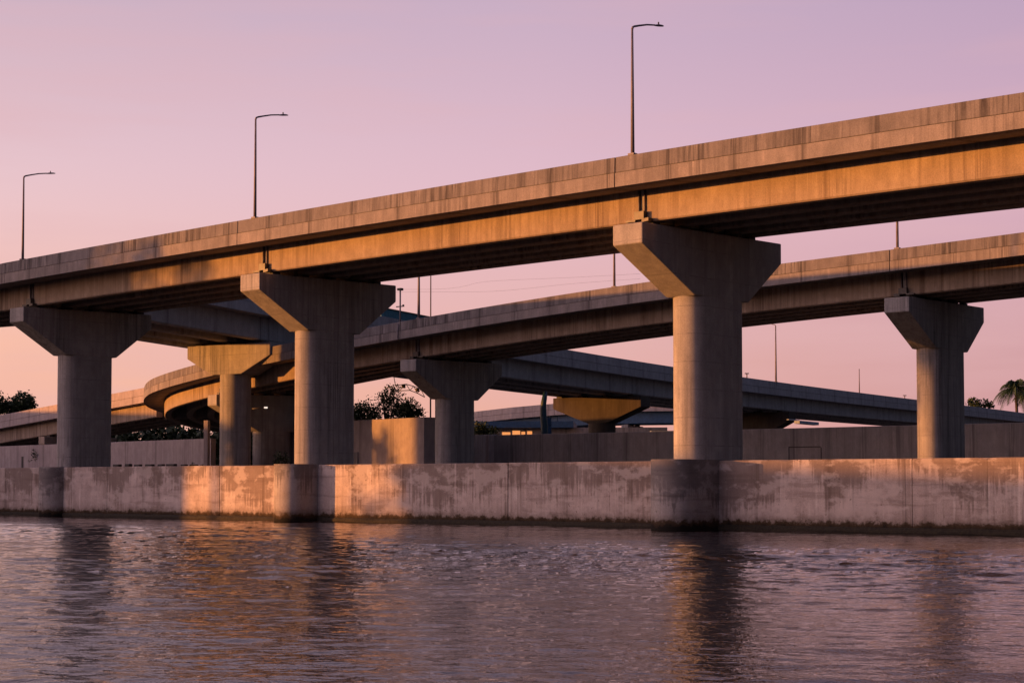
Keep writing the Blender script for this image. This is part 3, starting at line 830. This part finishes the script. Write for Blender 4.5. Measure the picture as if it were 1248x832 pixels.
# ------------------------------------------------------------------ plants
def tree(base, crown_pts, label, cat="tree", size=.3, seed=1, per=60, rad=1.0, group=None, name="tree", trunk_r=.22, forks=True):
    """crown_pts: list of (point, radius) lobes in world space"""
    rnd = random.Random(seed); base = Vector(base)
    root = empty(name, base, label, cat, group)
    cen = sum((p for p, r in crown_pts), Vector()) / len(crown_pts)
    fork = base.lerp(Vector((cen.x, cen.y, min(p.z - r for p, r in crown_pts))), .85); fork.z = max(fork.z, base.z + .6)
    mb = MB(); mid = base.lerp(fork, .5) + Vector((rnd.uniform(-.15, .15), 0, 0))
    mb.tube([base, mid, fork], [trunk_r, trunk_r * .8, trunk_r * .65], 8)
    for p, r in crown_pts:
        m_ = fork.lerp(p, .55) + Vector((rnd.uniform(-.3, .3), rnd.uniform(-.3, .3), .2))
        mb.tube([fork, m_, p], [trunk_r * .45, trunk_r * .28, trunk_r * .12], 5)
        for _ in range(4):
            q = p + Vector((rnd.uniform(-1, 1), rnd.uniform(-1, 1), rnd.uniform(-.5, 1))) * r * .75
            mb.tube([m_.lerp(p, rnd.uniform(.3, 1)), q], [trunk_r * .12, trunk_r * .04], 4)
    mb.build("trunk", M['bark'], root)
    mb = MB()
    for p, r in crown_pts:
        for _ in range(int(per * r * r)):
            v = Vector((rnd.gauss(0, 1), rnd.gauss(0, 1), rnd.gauss(0, .85)))
            v = v.normalized() * (rnd.random() ** .45)
            leaf_cluster(mb, p + v * r, rad * rnd.uniform(.4, 1), 9, size, rnd)
    mb.build("crown", M['leaf'], root, recalc=False)
    return root
def lobes(lst, y): return [(at(px, py, y + dy), r) for px, py, r, dy in lst]
tree(at(18, 560, 215).xy.to_3d() + Vector((0, 0, 1.8)), lobes([(27, 490, 1.5, 0), (33, 487, .75, 1), (12, 496, 1.5, 1), (2, 494, 1.3, -1), (39, 496, .7, 0), (22, 498, 1.4, 1), (-14, 494, 2.2, 0)], 215),
     "dark leafy tree above the low ramp at the left edge", seed=4, size=.42, per=44, rad=.8)
tree(at(475, 560, 150).xy.to_3d() + Vector((0, 0, 1.8)), lobes([(474, 484, .95, 0), (470, 477, .6, 1), (479, 475, .6, 0), (487, 481, .45, 0), (464, 482, .5, 1), (458, 499, 1.2, 0), (476, 497, 1.3, 1), (468, 491, .8, 0)], 150),
     "open-crowned tree with sky showing through, behind the orange lit wall", seed=11, size=.24, per=34, rad=.5)
tree(at(497, 560, 158).xy.to_3d() + Vector((0, 0, 1.8)), lobes([(497, 498, 1.2, 0), (488, 500, 1.1, 0), (506, 502, .9, 0), (512, 504, .5, 0), (495, 505, 1.3, 1)], 158),
     "dense round tree behind the right end of the orange lit wall", seed=12, size=.26, per=62, rad=.6)
tree(at(445, 560, 154).xy.to_3d() + Vector((0, 0, 1.8)), lobes([(444, 505, 1.2, 0), (438, 496, .7, 0), (434, 504, 1.0, 0), (455, 507, .9, 0)], 154),
     "dense dark tree against the middle near pier, behind the lit wall", seed=13, size=.26, per=62, rad=.6)
tree(at(1192, 560, 345).xy.to_3d() + Vector((0, 0, 1.8)), lobes([(1186, 492, 1.6, 0), (1184, 489, .9, 0), (1193, 493, 1.4, 0), (1201, 494, 1.2, 0), (1207, 495, .8, 0)], 345),
     "distant ragged bush crowns left of the palm, above the far bridge", seed=21, size=.6, per=14, rad=1.0, trunk_r=.3)
tree(at(588, 560, 190).xy.to_3d() + Vector((0, 0, 1.8)), lobes([(585, 524, 1.0, 0), (594, 526, .9, 0), (601, 527, .7, 0), (578, 525, 1.0, 0)], 190),
     "low dark shrub tree under the pale distant bridge", seed=22, size=.35, per=50, rad=.7, trunk_r=.15)
for px, py, r, y, lab, sd in ((343, 558, .58, 120, "round dark bush against the lit middle near pier", 31), (374.5, 564, .40, 113, "small dark bush just above the river wall at the middle near pier", 32),
                              (235, 566.5, .22, 128, "tiny weed clump at the foot of the pale boundary wall", 33), (246, 567.5, .17, 128, "tiniest weed tuft by the concrete post", 34)):
    c = at(px, py, y); base = Vector((c.x, c.y, 1.8))
    tree(base, [(c, r), (c + Vector((r * .5, 0, -r * .4)), r * .6), (c + Vector((-r * .6, .1, -r * .5)), r * .6)], lab, "bush", size=.13, seed=sd, per=150, rad=.25, name="bush", trunk_r=.04)
# palm
def palm(top, base, label, R_, seed, nf=22):
    rnd = random.Random(seed); root = empty("palm_tree", base, label, "palm tree")
    mb = MB(); mb.tube([base, base.lerp(top, .5) + Vector((.3, 0, 0)), top], [.42, .33, .28], 10); mb.build("trunk", M['bark'], root)
    for k in range(nf):
        az = 2 * math.pi * k / nf * 1.0 + rnd.uniform(-.2, .2); el = rnd.choice([1.35, 1.2, 1.0, .8, .5, .2, -.1]); L = R_ * rnd.uniform(.85, 1.1)
        h = Vector((math.cos(az), math.sin(az), 0)); mb = MB(); pts = []
        for i in range(9):
            s = i / 8; pts.append(top + h * (L * s * math.cos(el) * (1 - .15 * s * s) + .1) + Vector((0, 0, L * (math.sin(el) * s - .75 * s ** 2.2))))
        mb.tube(pts, [.06 * (1 - .8 * i / 8) for i in range(9)], 4)
        side = Vector((-h.y, h.x, 0))
        for i in range(44):
            s = .12 + .86 * i / 44; j = min(7, int(s * 8)); p = pts[j].lerp(pts[j + 1], s * 8 - j)
            fw = (pts[j + 1] - pts[j]).normalized()
            ll = R_ * .36 * math.sin(math.pi * (.15 + .8 * s)) * rnd.uniform(.8, 1.1)
            for sg in (-1, 1):
                e = p + (side * sg * .62 + fw * .55 + Vector((0, 0, -.55 - rnd.uniform(0, .4)))).normalized() * ll
                w = fw * .055
                i0 = len(mb.v); mb.v += [p - w, p + w, e]; mb.face([i0, i0 + 1, i0 + 2], [(0, 0)] * 3)
        mb.build("frond", M['palm'], root, recalc=False)
yP = 330
t = at(1238, 474, yP); palm(t, Vector((t.x, t.y, 1.8)), "feathery palm tree at the right edge above the far bridge", 5.6, 5, 32)
t = at(1256, 482, yP + 12); palm(t, Vector((t.x, t.y, 1.8)), "second palm half cut by the photo's right edge", 5.0, 6, 26)
# dark hedge of leaves added for the shade under the low ramp
hb = MB(); rnd = random.Random(5)
def backdrop(a, b, h, label, seed, n=700, size=.7):
    mb = MB(); rnd = random.Random(seed)
    for _ in range(n):
        t = rnd.random(); q = a.lerp(b, t); z = 1.8 + h * rnd.random() ** .7 * (1 + .25 * noise.noise(Vector((t * 14, seed, 0))))
        leaf_cluster(mb, Vector((q.x + rnd.uniform(-1, 1), q.y + rnd.uniform(-1.4, 1.4), z)), 1.2, 12, size, rnd)
    o = mb.build("backdrop", M['leaf'], None, recalc=False)
    return tag(o, label, "backdrop", kind="stuff")
backdrop(Vector((-66, 207)), Vector((-24, 181)), 6.3, "dense dark hedge of leaves added to darken the gap under the low pale ramp", 8, 2300)

# ------------------------------------------------------------------ left bank (unseen land, blocks and trees added to shape the sun's shade)
bank = MB(); bank.prism([(-420, -260, -3), (-78, -260, -3), (-80, 60, -3), (-84, 144, -3), (-420, 415, -3)], [(-420, -260, 1.5), (-78, -260, 1.5), (-80, 60, 1.5), (-84, 144, 1.5), (-420, 415, 1.5)])
tag(bank.build("added_left_bank", M['ground'], None), kind="structure")  # unseen land added to carry the sun blockers
def block(name, x, y0, y1, dx, h, label, nst, gap=4.0):  # unseen building added to block the low sun
    root = empty(name, (x - dx / 2, (y0 + y1) / 2, 1.5), label, "building")
    mb = MB(); mb.box((x - dx, y0, 1.5), (dx, 0, 0), (0, y1 - y0, 0), (0, 0, h - 1.5)); mb.build("wall", M['brick'], root)
    mb = MB(); mb.box((x - dx - .4, y0 - .4, h - .003), (dx + .8, 0, 0), (0, y1 - y0 + .8, 0), (0, 0, .35)); mb.build("roof", M['roof'], root)
    n = int((y1 - y0) / gap)
    for st in range(nst):
        zz = 1.5 + (h - 1.5) * (st + .35) / nst
        for k in range(n):
            mb = MB(); mb.box((x - .05, y0 + (k + .3) * (y1 - y0) / n, zz), (.08, 0, 0), (0, 1.6, 0), (0, 0, 1.4)); mb.build("window", M['glass'], root)
    return root
SUN_AZ = Vector((-.99, -.141)).normalized(); EL = R(3.2)
def bq(q): return q - .1424 * 96
block("tall_blocker", -96, bq(95.5), bq(124.0), 14, 19.2, "four-storey rendered block on the left bank, unseen, added to shade the near left pier", 4)
block("blocker", -96, bq(44), bq(81), 14, 8.5, "low long warehouse on the left bank, unseen, added to shade the river wall", 1)
block("blocker", -96, bq(130.5), bq(160), 14, 10.2, "middle-height long warehouse on the left bank, unseen, added to shade the pale boundary wall", 2)
block("blocker", -96, bq(161), bq(196), 14, 12.0, "long two-storey warehouse farther along the left bank, unseen, added to shade the low ramp", 2)
block("tall_blocker", -96, bq(198), bq(262), 14, 19.5, "long rendered block farthest along the left bank, unseen, added to shade the distant bridge", 4)
def shade_tree(q, h, r, seed, label):  # unseen tree added to mottle the sunlight
    c = Vector((-93, q - .1424 * 93, h - r)); rnd = random.Random(seed)
    L = [(c + Vector((rnd.uniform(-r, r), rnd.uniform(-r, r), rnd.uniform(-r * .6, r * .6))), r * rnd.uniform(.35, .55)) for _ in range(9)]
    tree((c.x, c.y, 1.5), L, label, seed=seed, size=.5, per=9, rad=1.0, group="unseen trees added for shade")
shade_tree(93.6, 20.8, 3.2, 41, "tall tree beside the tall block, unseen, added to soften its shadow edge")
shade_tree(128.9, 11.6, 1.9, 43, "slim tree between the tall block and the middle warehouse, left bank")
shade_tree(82.6, 8.6, 2.4, 42, "round tree between the warehouse and the tall one, unseen, added to break up the sun")

# ------------------------------------------------------------------ ground and water
LW0 = E0; LW1 = E1
land = MB()
a = E0 + nW * .78; b = E1 + nW * .78
pts = [(a.x, a.y), (b.x, b.y), (1500, b.y - 600), (5000, 6000), (-5000, 6000), (-2600, 1500)]
land.poly([(x, y, 1.8) for x, y in pts])
tag(land.build("ground", M['ground'], None), kind="structure")
mb = MB(); mb.poly([(-5000, -3000, -2.5), (5000, -3000, -2.5), (5000, 5000, -2.5), (-5000, 5000, -2.5)])
tag(mb.build("river_bed", M['ground'], None), kind="structure")

m, nt, bs = new_mat("river_water"); q = NT(nt)
geo = q.n("ShaderNodeNewGeometry"); pos = geo.outputs["Position"]
bs.inputs["Base Color"].default_value = (.008, .008, .010, 1)
bs.inputs["Roughness"].default_value = .02
bs.inputs["IOR"].default_value = 1.333
n2 = q.noise(pos, 5.0, 3, .6, (1, 1.2, 1), (7, 3, 0))
n3 = q.noise(pos, 17.0, 2, .6, (1, 1.2, 1), (1, 9, 0))
h = q.math('ADD', q.math('MULTIPLY', n2, .014), q.math('MULTIPLY', n3, .004))
bp = q.n("ShaderNodeBump"); bp.inputs["Strength"].default_value = 1.0; bp.inputs["Distance"].default_value = 1.0
q.l(h, bp.inputs["Height"]); q.l(bp.outputs[0], bs.inputs["Normal"])
M['water'] = m
import numpy as np
rs = np.random.RandomState(11)
rows = [12.0]
while rows[-1] < 112: rows.append(rows[-1] + .032 * (rows[-1] / 15) ** 1.25)
rows = np.array(rows); NC = 900; fr = np.linspace(-1, 1, NC)
X = (.40 * rows[:, None] + 8) * fr[None, :]; Y = np.repeat(rows[:, None], NC, 1)
Z = np.zeros_like(X)
NW = 110
Xf, Yf = X, Y
for k in range(NW):
    lam = .12 * (14.0 ** rs.rand()) if k < 95 else rs.uniform(2.5, 6)
    kk = 2 * np.pi / lam; th = rs.normal(np.pi / 2 - .12, .45)
    slope = WAVE_SLOPE * np.sqrt(2.0 / NW) * (1.3 if lam < .9 else .8)
    # slow gusts: each wave lives in patches
    gx, gy, gp = rs.uniform(-.12, .12), rs.uniform(-.22, .22), rs.uniform(0, 6.28)
    env = .75 + .60 * np.sin(gx * X + gy * Y + gp)
    # drop waves the grid cannot carry far away
    cut = np.clip(1.8 - (Y * .0022) * 2.2 / lam, 0, 1)
    ph = kk * (X * np.cos(th) + Y * np.sin(th)) + rs.uniform(0, 6.28)
    ph = ph + .5 * np.sin(.31 * X * np.sin(th) - .27 * Y * np.cos(th) + k)
    Z += slope / kk * env * cut * (np.sin(ph) + .22 * np.sin(2 * ph + 1.5))
edge = np.minimum(1, (1 - np.abs(fr)) * 25)[None, :] * np.minimum(1, (rows - 12) / 1.0)[:, None] * np.minimum(1, (rows[-1] - rows) / 3)[:, None]
calm = .85 + .40 * np.sin(X * .11 + 1.0) * np.sin(Y * .17 + X * .05 + .4)
Z *= edge * calm
NR = len(rows); co = np.stack([X, Y, Z], -1).reshape(-1, 3)
idx = np.arange(NR * NC).reshape(NR, NC)
F = np.stack([idx[:-1, :-1], idx[:-1, 1:], idx[1:, 1:], idx[1:, :-1]], -1).reshape(-1, 4)
yn, yf = rows[0], rows[-1]
hn, hf = .40 * yn + 8, .40 * yf + 8
ex = np.array([(-hn, yn, 0), (hn, yn, 0), (hf, yf, 0), (-hf, yf, 0), (-3000, -2000, 0), (3000, -2000, 0), (3000, 1500, 0), (-3000, 1500, 0)])
b_ = NR * NC
me = bpy.data.meshes.new("water")
co = np.vstack([co, ex]); nF = len(F); extra = [(4, 5, 1, 0), (5, 6, 2, 1), (6, 7, 3, 2), (7, 4, 0, 3)]
F = np.vstack([F, np.array(extra) + b_])
me.vertices.add(len(co)); me.vertices.foreach_set("co", co.ravel())
me.loops.add(F.size); me.loops.foreach_set("vertex_index", F.ravel().astype(np.int32))
me.polygons.add(len(F)); me.polygons.foreach_set("loop_start", np.arange(0, F.size, 4, dtype=np.int32)); me.polygons.foreach_set("loop_total", np.full(len(F), 4, dtype=np.int32))
me.polygons.foreach_set("use_smooth", np.r_[np.ones(nF, bool), np.zeros(4, bool)])
m2 = m.copy(); m2.name = "open_water"; q = NT(m2.node_tree)
for nd in m2.node_tree.nodes:
    if nd.type == 'BUMP': bpo = nd
    if nd.type == 'NEW_GEOMETRY': gpo = nd
wa = q.noise(gpo.outputs["Position"], .9, 4, .6, (1, 1.4, 1), (5, 3, 0)); wb = q.noise(gpo.outputs["Position"], 3.2, 3, .6, (1, 1.5, 1), (2, 3, 0))
q.l(q.math('ADD', q.math('MULTIPLY', wa, .22), q.math('MULTIPLY', wb, .07)), bpo.inputs["Height"])
me.materials.append(m); me.materials.append(m2)
mi = np.zeros(len(F), dtype=np.int32); mi[nF:] = 1
me.polygons.foreach_set("material_index", mi); me.update(); me.validate()
wo = bpy.data.objects.new("water", me); COL.objects.link(wo); tag(wo, kind="structure")

# ------------------------------------------------------------------ light
w = bpy.data.worlds.new("World"); sc.world = w; w.use_nodes = True
nt = w.node_tree
for n_ in list(nt.nodes): nt.nodes.remove(n_)
q = NT(nt)
out = q.n("ShaderNodeOutputWorld"); bg = q.n("ShaderNodeBackground"); bg2 = q.n("ShaderNodeBackground"); add = q.n("ShaderNodeAddShader")
tc = q.n("ShaderNodeTexCoord"); vec = tc.outputs["Generated"]
nrm = q.n("ShaderNodeVectorMath", operation='NORMALIZE'); q.l(vec, nrm.inputs[0]); D = nrm.outputs[0]
sep = q.n("ShaderNodeSeparateXYZ"); q.l(D, sep.inputs[0])
# azimuthal closeness to the sun
flat = q.n("ShaderNodeCombineXYZ"); q.l(sep.outputs[0], flat.inputs[0]); q.l(sep.outputs[1], flat.inputs[1])
fn = q.n("ShaderNodeVectorMath", operation='NORMALIZE'); q.l(flat.outputs[0], fn.inputs[0])
dt = q.n("ShaderNodeVectorMath", operation='DOT_PRODUCT'); q.l(fn.outputs[0], dt.inputs[0]); dt.inputs[1].default_value = (-.985, .173, 0)
# behind-left is bright too: use an axis a little behind the sun for the wide glow
d = dt.outputs["Value"]
f = q.math('MULTIPLY_ADD', d, .5, .5)
el = sep.outputs[2]
c_h = q.ramp(f, [(0.0, (.08, .09, .14)), (.25, (.18, .12, .16)), (.435, (.465, .225, .255)), (.58, (.64, .325, .28)), (.73, (.75, .38, .275)), (.88, (1.1, .50, .25)), (1.0, (1.5, .66, .26))])
c_m = q.ramp(f, [(0.0, (.10, .11, .18)), (.25, (.20, .16, .23)), (.435, (.53, .315, .405)), (.58, (.61, .385, .455)), (.73, (.65, .435, .475)), (.88, (1.0, .62, .52)), (1.0, (1.2, .7, .5))])
c_t = q.ramp(f, [(0.0, (.10, .11, .20)), (.25, (.20, .18, .28)), (.435, (.395, .275, .40)), (.58, (.45, .32, .43)), (.73, (.465, .335, .425)), (.88, (.65, .45, .5)), (1.0, (.7, .48, .5))])
c_z = q.ramp(f, [(0.0, (.10, .12, .24)), (.5, (.17, .16, .29)), (1.0, (.28, .24, .36))])
def mr(v, a, b):
    n_ = q.n("ShaderNodeMapRange", interpolation_type='SMOOTHSTEP'); q.l(v, n_.inputs[0]); n_.inputs[1].default_value = a; n_.inputs[2].default_value = b
    return n_.outputs[0]
col = q.mix(mr(el, .04, .20), c_h, c_m)
col = q.mix(mr(el, .15, .32), col, c_t)
col = q.mix(mr(el, .28, .85), col, c_z)
# very faint high cloud streaks
cn = q.noise(D, 2.2, 4, .55, (1, 1, 9))
col = q.mix(q.math('MULTIPLY', q.ramp(cn, [(.44, 0.0), (.64, 1.0)]), .42), col, (.60, .345, .375))
def dotk(v):
    n_ = q.n("ShaderNodeVectorMath", operation='DOT_PRODUCT'); q.l(D, n_.inputs[0]); n_.inputs[1].default_value = v
    return n_.outputs["Value"]
k1 = q.mix(mr(dotk((.75, -.66, 0)), -.25, .35), (1, 1, 1), (.16, .205, .28))
k2 = q.math('MULTIPLY_ADD', mr(dotk((-.77, -.64, 0)), .1, .9), GLOWK, 1.0)
col = q.mix(1.0, q.mix(1.0, col, k1, 'MULTIPLY'), k2, 'MULTIPLY')
q.l(col, bg.inputs[0]); bg.inputs[1].default_value = SKYK if 'SKYK' in globals() else 1.0
sky = q.n("ShaderNodeTexSky"); sky.sky_type = 'NISHITA'; sky.sun_disc = False; sky.sun_elevation = EL
sky.sun_rotation = math.atan2(SUN_AZ.x, SUN_AZ.y)
q.l(sky.outputs[0], bg2.inputs[0]); bg2.inputs[1].default_value = .02
q.l(bg.outputs[0], add.inputs[0]); q.l(bg2.outputs[0], add.inputs[1]); q.l(add.outputs[0], out.inputs[0])

sd = bpy.data.lights.new("sun", 'SUN'); sd.energy = 5.0; sd.angle = R(.6); sd.color = (1.0, .36, .07)
so = bpy.data.objects.new("sun", sd); COL.objects.link(so)
to = Vector((SUN_AZ.x * math.cos(EL), SUN_AZ.y * math.cos(EL), math.sin(EL)))
so.rotation_euler = to.to_track_quat('Z', 'Y').to_euler()
so.location = (-60, 20, 40)

sc.render.engine = 'CYCLES'
sc.view_settings.view_transform = 'Standard'; sc.view_settings.look = 'None'
sc.view_settings.exposure = .28; sc.view_settings.gamma = 1; sc.view_settings.use_curve_mapping = False
sc.cycles.max_bounces = 6; sc.cycles.diffuse_bounces = 1; sc.cycles.glossy_bounces = 3
sc.cycles.use_denoising = True
sc.cycles.sample_clamp_indirect = 6
